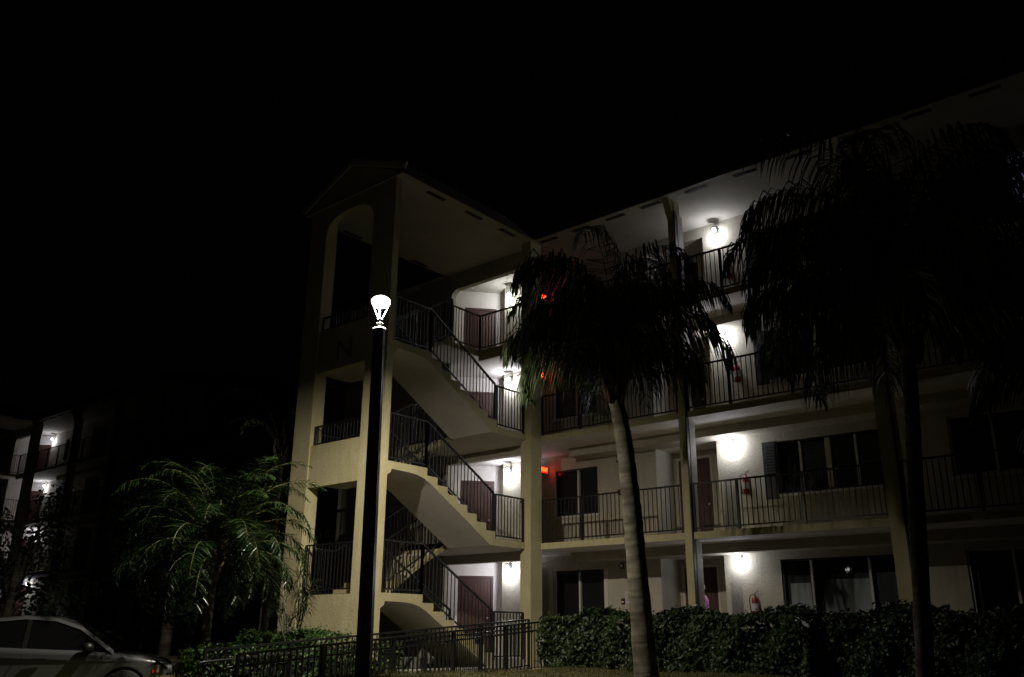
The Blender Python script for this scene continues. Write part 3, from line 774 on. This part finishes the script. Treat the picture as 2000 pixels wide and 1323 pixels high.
palm('queen_palm', (6.30, -5.05, -.12), [(6.30, -5.05, -.12), (6.22, -5.10, 1.7), (6.18, -5.13, 2.7), (6.10, -5.18, 3.8), (5.98, -5.25, 4.62)], [.20, .165, .160, .145, .12], 2, 36, 3.05,
     'queen palm with lit grey trunk standing in the hedge lawn, drooping crown before the corridor', seed=11, leafL=.86, elevs=(.72, 1.62), droop=3.35, hang=.9, nl=72, shaft=1.2, w=.0125, group='queen palms in front of the corridor')
palm('queen_palm', PB2[0], [PB2[0], PB2[1], PB2[2], PB2[3]], [.095, .085, .08, .075], 2, 42, 2.8,
     'black silhouetted queen palm with the widest crown, right of the lit corridor bay', seed=29, leafL=.74, elevs=(.45, 1.55), droop=3.0, hang=.9, shaft=1.0, w=.011, group='queen palms in front of the corridor', nl=75)
palm('queen_palm', (13.1, -4.9, -.1), [(13.1, -4.9, -.1), (13.1, -4.9, 2.5), (13.15, -4.9, 3.5)], [.15, .13, .11], 2, 22, 2.5,
     'queen palm at the right edge, only its dark hanging fronds in view', seed=31, leafL=.6, elevs=(.2, 1.3), group='queen palms in front of the corridor')
palm('queen_palm', (-5.6, -4.0, -.1), [(-5.6, -4.0, -.1), (-5.55, -4.0, 2.5), (-5.55, -4.0, 5.0)], [.13, .11, .10], 2, 9, 2.4,
     'thin palm with sparse fronds left of the stair tower', seed=41, leafL=.25, elevs=(.5, 1.45), nl=26, hang=.5, group='queen palms in front of the corridor')
palm('date_palm', (-.15, -8.95, -.2), [(-.1, -8.95, -.2), (-.12, -8.95, .9), (-.15, -8.92, 1.75)], [.09, .08, .08], 1.7, 64, 2.15,
     'bushy green date palm with arching feather fronds left of the stair tower', seed=51, leafL=.34, droop=2.3, hang=.28, nl=85, m='leaf_date', elevs=(-.25, 1.5), shaft=.3, w=.0075)

# slender clump with thin stems beside the tower
def dracaena(base, label):
    rnd = random.Random(61); t = empty('dracaena', base); tag(t, label, 'shrub'); s = MB(); f = MB()
    for q in range(13):
        a = rnd.uniform(0, 6.28); r_ = rnd.uniform(.1, .42); hgt = rnd.uniform(1.0, 2.0)
        b0 = Vector((rnd.uniform(-.12, .12), rnd.uniform(-.12, .12), 0)); p1 = b0 + Vector((math.cos(a)*r_*.4, math.sin(a)*r_*.4, hgt*.45)); p2 = b0 + Vector((math.cos(a)*r_+rnd.uniform(-.06, .06), math.sin(a)*r_, hgt))
        s.tube([b0, p1, p2], [.02, .016, .011], 'palm_bark', 6)
        for w in range(30):
            aa = rnd.uniform(0, 6.28); el = rnd.uniform(-.5, 1.3); d = Vector((math.cos(aa)*math.cos(el), math.sin(aa)*math.cos(el), math.sin(el))); L = rnd.uniform(.25, .45)
            side = d.cross(Vector((0, 0, 1))).normalized()*.011; c = p2 - Vector((0, 0, rnd.uniform(0, .2))); m1 = c + d*L*.55; e_ = c + d*L - Vector((0, 0, .10))
            f.add([c-side*.5, c+side*.5, m1+side, m1-side, e_], [(0, 1, 2, 3), (3, 2, 4)], 'leaf_date')
    s.build('stems', t, True); f.build('foliage', t, fix=False)
dracaena((-1.25, -6.35, -.1), 'thin-stemmed shrub with spiky leaf tufts against the tower front')

# broad-leaved dark trees in front of the distant building
def broad_tree(base, h, r, label, seed, n=9000, size=.2):
    rnd = random.Random(seed); t = empty('broadleaf_tree', base); tag(t, label, 'tree', 'dark trees before the distant building'); s = MB()
    s.tube([(0, 0, 0), (.1, 0, h*.3), (0, .1, h*.55)], [.22, .17, .10], 'palm_bark', 10)
    lumps = []
    for q in range(16):
        a = rnd.uniform(0, 6.28); rr = rnd.uniform(.2, .85)*r; c = Vector((math.cos(a)*rr, math.sin(a)*rr, h*rnd.uniform(.28, .93))); lumps.append((c, rnd.uniform(.28, .5)*r))
        s.tube([(0, 0, h*.3), c*.5 + Vector((0, 0, h*.2)), c], [.09, .05, .015], 'palm_bark', 6)
    s.build('trunk', t, True); f = MB()
    for q in range(n):
        c, lr = rnd.choice(lumps); d = Vector((rnd.gauss(0, 1), rnd.gauss(0, 1), rnd.gauss(0, 1))).normalized(); p = c + d*lr*rnd.uniform(.55, 1.05)
        leaf(f, p, d + Vector((0, 0, .4)), size*rnd.uniform(.7, 1.3), 'leaf_dark', rnd)
    f.build('crown', t, fix=False)
broad_tree((-14.9, -1.4, -.5), 7.6, 2.5, 'dark round tree hiding the right side of the distant building', 71)
broad_tree((-11.4, -.4, -.5), 6.6, 2.6, 'dark tree just left of the date palm', 72)
broad_tree((-19.2, -4.9, -.6), 6.9, 2.4, 'sparse dark tree half veiling the lit landings of the distant building', 73, 2200)
broad_tree((-19.2, .2, -.5), 9.0, 2.3, 'tallest dark tree, its sparkling top above the distant eave', 74)

# potted plant by the recess
t = empty('potted_plant', (3.1, 1.55, 0)); tag(t, 'dark leafy potted plant by the ground floor door recess', 'potted plant')
b = MB(); b.lathe([(0, 0), (.12, 0), (.16, .28), (.17, .30), (.15, .30), (.14, .26), (0, .26)], (0, 0, 0), 'terracotta', 16); b.build('pot', t, True)
rnd = random.Random(9); f = MB()
for q in range(500):
    d = Vector((rnd.gauss(0, 1), rnd.gauss(0, 1), rnd.gauss(0, 1.2))).normalized(); leaf(f, Vector((0, 0, .78)) + Vector((d.x*.22, d.y*.22, d.z*.42))*rnd.uniform(.3, 1), d, .11, 'leaf_dark', rnd)
f.tube([(0, 0, .25), (0, 0, .8)], .015, 'palm_bark', 6)
f.build('foliage', t, fix=False)

# ------------------------------------------------------------------ person
def skin_mesh(name, joints, edges, matn, parent, sub=2, root=0):
    me = bpy.data.meshes.new(name); me.from_pydata([j[0] for j in joints], edges, [])
    o = bpy.data.objects.new(name, me); C.objects.link(o)
    md = o.modifiers.new('s', 'SKIN'); md.use_smooth_shade = True
    sv = me.skin_vertices[0].data
    for i, j in enumerate(joints):
        r_ = j[1]; sv[i].radius = (r_, r_) if not isinstance(r_, tuple) else r_
    sv[root].use_root = True
    ms = o.modifiers.new('d', 'SUBSURF'); ms.levels = sub; ms.render_levels = sub
    bpy.context.view_layer.update(); dg = bpy.context.evaluated_depsgraph_get()
    m2 = bpy.data.meshes.new_from_object(o.evaluated_get(dg)); C.objects.unlink(o); bpy.data.objects.remove(o)
    m2.materials.clear(); m2.materials.append(M[matn]); m2.polygons.foreach_set('use_smooth', [True]*len(m2.polygons))
    q = bpy.data.objects.new(name, m2); C.objects.link(q); q.parent = parent
    return q
def person():
    t = empty('person', (3.93, 1.2, 0), R(-25)); tag(t, 'person with grey hair and pink top standing half hidden behind the tall column', 'person')
    J = [((0, 0, .93), .105), ((0, 0, 1.10), (.10, .12)), ((0, 0, 1.30), (.10, .145)), ((0, 0, 1.41), (.06, .09)), ((0, 0, 1.48), .05), ((0, -.01, 1.545), .07), ((0, -.005, 1.62), .085), ((0, 0, 1.68), .06)]
    E_ = [(i, i+1) for i in range(7)]
    def chain(a, pts):
        p = a
        for q in pts: J.append(q); E_.append((p, len(J)-1)); p = len(J)-1
        return p
    for s in (-1, 1):
        w = chain(3, [((s*.17, .0, 1.38), .052), ((s*.20, .01, 1.13), .040), ((s*.19, -.10, .90), .030), ((s*.185, -.135, .83), (.026, .018))])
        for q, (dx, L) in enumerate(((-.028, .070), (-.010, .082), (.010, .078), (.028, .060))):
            chain(w, [((s*.185+dx, -.155, .79), .009), ((s*.185+dx*1.1, -.155, .79-L*.5), .008), ((s*.185+dx*1.1, -.145, .79-L), .006)])
        chain(w, [((s*.16, -.165, .80), .010), ((s*.145, -.175, .765), .008)])
        chain(0, [((s*.09, 0, .86), .095), ((s*.10, -.02, .48), .062), ((s*.10, .01, .10), .042), ((s*.105, -.04, .045), .042), ((s*.11, -.14, .035), .032)])
    skin_mesh('body', J, E_, 'skin', t)
    # face
    f = MB()
    for s in (-1, 1): f.lathe([(0, -.012), (.010, -.006), (.012, 0), (.010, .006), (0, .012)], (s*.032, -.083, 1.615), 'strobe', 8); f.lathe([(0, -.006), (.005, 0), (0, .006)], (s*.032, -.094, 1.615), 'black', 6)
    f.build('eyes', t, True)
    f = MB(); f.tube([(0, -.085, 1.61), (0, -.105, 1.582), (0, -.085, 1.572)], [.008, .013, .006], 'skin', 6)
    for s in (-1, 1): f.tube([(s*.083, 0, 1.63), (s*.09, .005, 1.61), (s*.083, 0, 1.585)], [.010, .016, .008], 'skin', 6)
    f.build('nose_and_ears', t, True)
    f = MB(); f.bar((-.024, -.078, 1.552), (.024, -.078, 1.552), .012, .009, 'dark_red'); f.build('mouth', t)
    hm = MB()
    for i in range(9):
        for j in range(18):
            pass
    vs = []; fs = []; rn = random.Random(4)
    for i in range(9):
        th = i/8*1.95
        for j in range(20):
            ph = j/20*2*math.pi; fr = max(0, -math.sin(ph)); th2 = th*(1-.50*fr); rr = .098*(1+rn.uniform(-.03, .03))
            vs.append((rr*math.sin(th2)*math.cos(ph), rr*1.08*math.sin(th2)*math.sin(ph)+.01, 1.625+rr*1.05*math.cos(th2)))
    for i in range(8):
        for j in range(20): fs.append((i*20+j, i*20+(j+1) % 20, (i+1)*20+(j+1) % 20, (i+1)*20+j))
    hm.add(vs, fs, 'hair'); hm.build('hair', t, True)
    # clothes: a top with sleeves and trousers, slightly outside the body
    J2 = [((0, 0, .90), (.125, .145)), ((0, 0, 1.10), (.115, .135)), ((0, 0, 1.30), (.115, .16)), ((0, 0, 1.40), (.085, .12)), ((0, 0, 1.445), (.058, .062))]; E2 = [(0, 1), (1, 2), (2, 3), (3, 4)]
    for s in (-1, 1):
        a = len(J2); J2 += [((s*.175, 0, 1.375), .065), ((s*.205, .01, 1.13), .052), ((s*.195, -.085, .94), .042)]; E2 += [(3, a), (a, a+1), (a+1, a+2)]
    skin_mesh('top', J2, E2, 'pink', t)
    J3 = [((0, 0, .92), (.115, .135))]; E3 = []
    for s in (-1, 1):
        a = len(J3); J3 += [((s*.09, 0, .84), .105), ((s*.10, -.02, .48), .075), ((s*.10, .01, .11), .06)]; E3 += [(0, a), (a, a+1), (a+1, a+2)]
    skin_mesh('trousers', J3, E3, 'trousers', t)
    for s in (-1, 1): skin_mesh('shoe', [((s*.105, .03, .05), .05), ((s*.107, -.06, .045), .048), ((s*.112, -.17, .035), .036)], [(0, 1), (1, 2)], 'shoe', t)
person()

# ------------------------------------------------------------------ car
def car():
    # local frame: +x nose, +y left side, z up; only a modest sedan with real wheel arches
    prof = [(-2.28, .38), (-2.30, .62), (-2.24, .86), (-2.05, .96), (-1.55, 1.02), (-.9, .985), (0, .955), (.62, .935), (1.05, .905), (1.6, .84), (1.92, .765), (2.08, .66), (2.13, .48), (2.11, .30), (1.98, .22), (-2.15, .24)]
    N = 16
    me = bpy.data.meshes.new('body'); bm = bmesh.new()
    ys = (-.90, -.875, -.80, .80, .875, .90)
    rings = []
    for k, y in enumerate((-1, -.94, -.6, 0, .6, .94, 1)):
        ring = []
        for (x, z) in prof:
            ax = abs(x); taper = 1 - .16*max(0, (ax-1.5)/.8)**2
            halfw = .895*taper
            yy = y*halfw
            shrink = 0 if abs(y) < .95 else .035
            zc = .58; zz = z + (zc - z)*shrink*1.0
            if abs(y) > .95 and z > .8: zz = z - .05
            crown = .035*(1-y*y) if z > .8 else 0
            xx = x - math.copysign(.06*y*y, x) if ax > 2 else x
            ring.append(bm.verts.new((xx, yy, zz+crown)))
        rings.append(ring)
    for a, b in zip(rings[:-1], rings[1:]):
        for i in range(N): bm.faces.new((a[i], a[(i+1) % N], b[(i+1) % N], b[i]))
    bm.faces.new(rings[0]); bm.faces.new(rings[-1][::-1]); bmesh.ops.recalc_face_normals(bm, faces=bm.faces)
    bm.to_mesh(me); bm.free()
    o = bpy.data.objects.new('body', me); C.objects.link(o)
    cm = bpy.data.meshes.new('cut'); cb = bmesh.new()
    for x in (-1.35, 1.37):
        for y in (-.85, .85): bmesh.ops.create_cone(cb, cap_ends=True, segments=32, radius1=.365, radius2=.365, depth=.5, matrix=Matrix.Translation((x, y, .33)) @ Matrix.Rotation(math.pi/2, 4, 'X'))
    cb.to_mesh(cm); cb.free(); co = bpy.data.objects.new('cut', cm); C.objects.link(co)
    bv = o.modifiers.new('v', 'BEVEL'); bv.width = .035; bv.segments = 3; bv.limit_method = 'ANGLE'; bv.angle_limit = R(40)
    md = o.modifiers.new('b', 'BOOLEAN'); md.object = co; md.operation = 'DIFFERENCE'; md.solver = 'EXACT'
    bpy.context.view_layer.update(); dg = bpy.context.evaluated_depsgraph_get(); m2 = bpy.data.meshes.new_from_object(o.evaluated_get(dg))
    for x in (o, co): C.objects.unlink(x); bpy.data.objects.remove(x)
    t = empty('parked_car', (0, 0, 0)); m2.materials.clear(); m2.materials.append(M['car_paint']); m2.polygons.foreach_set('material_index', [0]*len(m2.polygons)); m2.polygons.foreach_set('use_smooth', [True]*len(m2.polygons))
    m2.set_sharp_from_angle(angle=R(32))
    b = bpy.data.objects.new('body', m2); C.objects.link(b); b.parent = t
    # greenhouse: roof shell + glass
    rp = [(-1.72, 1.00), (-1.25, 1.24), (-.75, 1.39), (-.2, 1.445), (.25, 1.42), (.65, 1.29), (1.18, .93)]
    def sec(x, z, s): # side point: narrower toward roof
        return (x, s*(.84 - (z-.95)*.42), z)
    rf_ = MB(); g = MB()
    for s in (-1, 1):
        for i in range(len(rp)-1):        # roof rail strip along the side
            (xa, za), (xb, zb) = rp[i], rp[i+1]
            rf_.add([sec(xa, za, s), sec(xb, zb, s), sec(xb*.985, zb-.05, s*1.02), sec(xa*.985, za-.05, s*1.02)], [(0, 1, 2, 3)], 'car_paint')
    top = []
    for i in range(len(rp)):
        x, z = rp[i]; top.append([(x, y*(.84-(z-.95)*.42), z + .03*(1-y*y)) for y in (-1, -.6, 0, .6, 1)])
    for i in range(len(rp)-1):
        mm = 'car_glass' if i in (0, 5) else 'car_paint'
        for j in range(4): rf_.add([top[i][j], top[i+1][j], top[i+1][j+1], top[i][j+1]], [(0, 1, 2, 3)], mm)
    rf_.build('roof', t, True, fix=False)
    for s in (-1, 1):
        for (xa, xb, nm) in ((-1.45, -.16, 'rear_window'), (-.10, 1.10, 'front_window')):
            gm = MB(); lo = .96; 
            def zr(x):
                for (x0_, z0_), (x1_, z1_) in zip(rp[:-1], rp[1:]):
                    if x0_ <= x <= x1_: return z0_ + (z1_-z0_)*(x-x0_)/(x1_-x0_)
                return .95
            K = 8
            for q in range(K):
                xa_ = xa+(xb-xa)*q/K; xb_ = xa+(xb-xa)*(q+1)/K
                gm.add([sec(xa_, lo-.02, s*.99), sec(xb_, lo-.02, s*.99), sec(xb_, max(lo, zr(xb_)-.045), s*.995), sec(xa_, max(lo, zr(xa_)-.045), s*.995)], [(0, 1, 2, 3)], 'car_glass')
            gm.build('side_window', t, True, fix=False)
        pm = MB(); pm.obox((-.13, s*.745, 1.17), (.03, .012, .22), (Vector((1, 0, 0)), Vector((0, 1, s*.38)).normalized(), Vector((0, -s*.38, 1)).normalized()), 'car_trim'); pm.build('pillar', t)
        mr = MB(); mr.lathe([(0, -.08), (.07, -.06), (.10, 0), (.07, .06), (0, .08)], (.80, s*.98, .98), 'car_trim', 12); mr.bar((.85, s*.84, .95), (.82, s*.95, .97), .04, .03, 'car_trim'); mr.build('wing_mirror', t, True)
        for hx in (-.98, .02):
            dn = MB(); dn.bar((hx, s*.905, .80), (hx+.20, s*.905, .80), .03, .025, 'car_trim'); dn.build('door_handle', t)
        for gx in (-.13, 1.02, -1.05):
            dn = MB(); dn.bar((gx, s*.8965, .34), (gx, s*.8965, .88), .004, .006, 'car_trim'); dn.build('door_gap', t)
        hl = MB(); hl.obox((1.90, s*.72, .66), (.14, .10, .055), (Vector((.8, -s*.6, 0)), Vector((s*.6, .8, 0)), Vector((0, 0, 1))), 'headlight'); hl.build('headlight', t)
        am = MB(); am.obox((1.86, s*.83, .62), (.09, .02, .022), (Vector((.87, -s*.5, 0)), Vector((s*.5, .87, 0)), Vector((0, 0, 1))), 'amber'); am.build('side_marker', t)
        for wx in (-1.35, 1.37):
            ty = MB(); ty.lathe([(.20, -.10), (.30, -.105), (.32, -.08), (.325, 0), (.32, .08), (.30, .105), (.20, .10)], (0, 0, 0), 'tyre', 28); w_ = ty.build('wheel', t, True); w_.location = (wx, s*.79, .325); w_.rotation_euler = (math.pi/2, 0, 0)
            ri = MB(); ri.lathe([(0, .06), (.05, .065), (.18, .03), (.20, .08), (.205, .0), (.2, -.08), (0, -.08)], (0, 0, 0), 'rim', 24)
            for q in range(5): a = q*2*math.pi/5; ri.bar((.03*math.cos(a), .03*math.sin(a), .07*1), (.185*math.cos(a), .185*math.sin(a), .06), .05, .02, 'rim')
            r_ = ri.build('rim', w_, True); r_.rotation_euler = (0, 0 if s < 0 else math.pi, 0)
    return t
cr = car(); wheel = Vector((-.80, -9.88, 0)); yaw = math.atan2(.646, .763) + .30
off = Vector((1.37*math.cos(yaw), 1.37*math.sin(yaw), 0)); 
cr.location = (wheel.x-off.x, wheel.y-off.y, -.645); cr.rotation_euler = (0, 0, yaw); tag(cr, 'silver sedan parked at the lower left with dark glossy windows', 'car')

# ------------------------------------------------------------------ world, camera, render settings
w = bpy.data.worlds.new('World'); sc.world = w; w.use_nodes = True; nt = w.node_tree; bg = nt.nodes['Background']
sky = nt.nodes.new('ShaderNodeTexSky'); sky.sky_type = 'NISHITA'; sky.sun_disc = False; sky.sun_elevation = R(-4); sky.sun_rotation = R(200)
mixn = nt.nodes.new('ShaderNodeMixRGB'); mixn.blend_type = 'ADD'; mixn.inputs['Fac'].default_value = 1; mixn.inputs['Color2'].default_value = (.02, .02, .045, 1)
nt.links.new(sky.outputs[0], mixn.inputs['Color1']); nt.links.new(mixn.outputs[0], bg.inputs['Color'])
bg.inputs['Strength'].default_value = .006
cam = bpy.data.cameras.new('camera'); co = bpy.data.objects.new('camera', cam); sc.collection.objects.link(co); sc.camera = co
cam.sensor_width = 36; cam.lens = 36*1717.3/2000; cam.clip_end = 3000; cam.clip_start = .05
r_ = Vector((.76328808, .64602179, .00686666)); u_ = Vector((.20048084, -.24694936, .948063)); f_ = Vector((-.61416507, .72226856, .31800849))
co.matrix_world = Matrix(((r_.x, u_.x, -f_.x, 14.26420902), (r_.y, u_.y, -f_.y, -17.75660312), (r_.z, u_.z, -f_.z, .59047972), (0, 0, 0, 1)))
sc.view_settings.view_transform = 'Standard'; sc.view_settings.look = 'None'; sc.view_settings.exposure = 0; sc.view_settings.gamma = 1
sc.render.engine = 'CYCLES'; sc.cycles.use_denoising = True; sc.cycles.max_bounces = 8; sc.cycles.diffuse_bounces = 4; sc.cycles.transparent_max_bounces = 12
sc.cycles.sample_clamp_indirect = 4; sc.cycles.caustics_reflective = False; sc.cycles.caustics_refractive = False
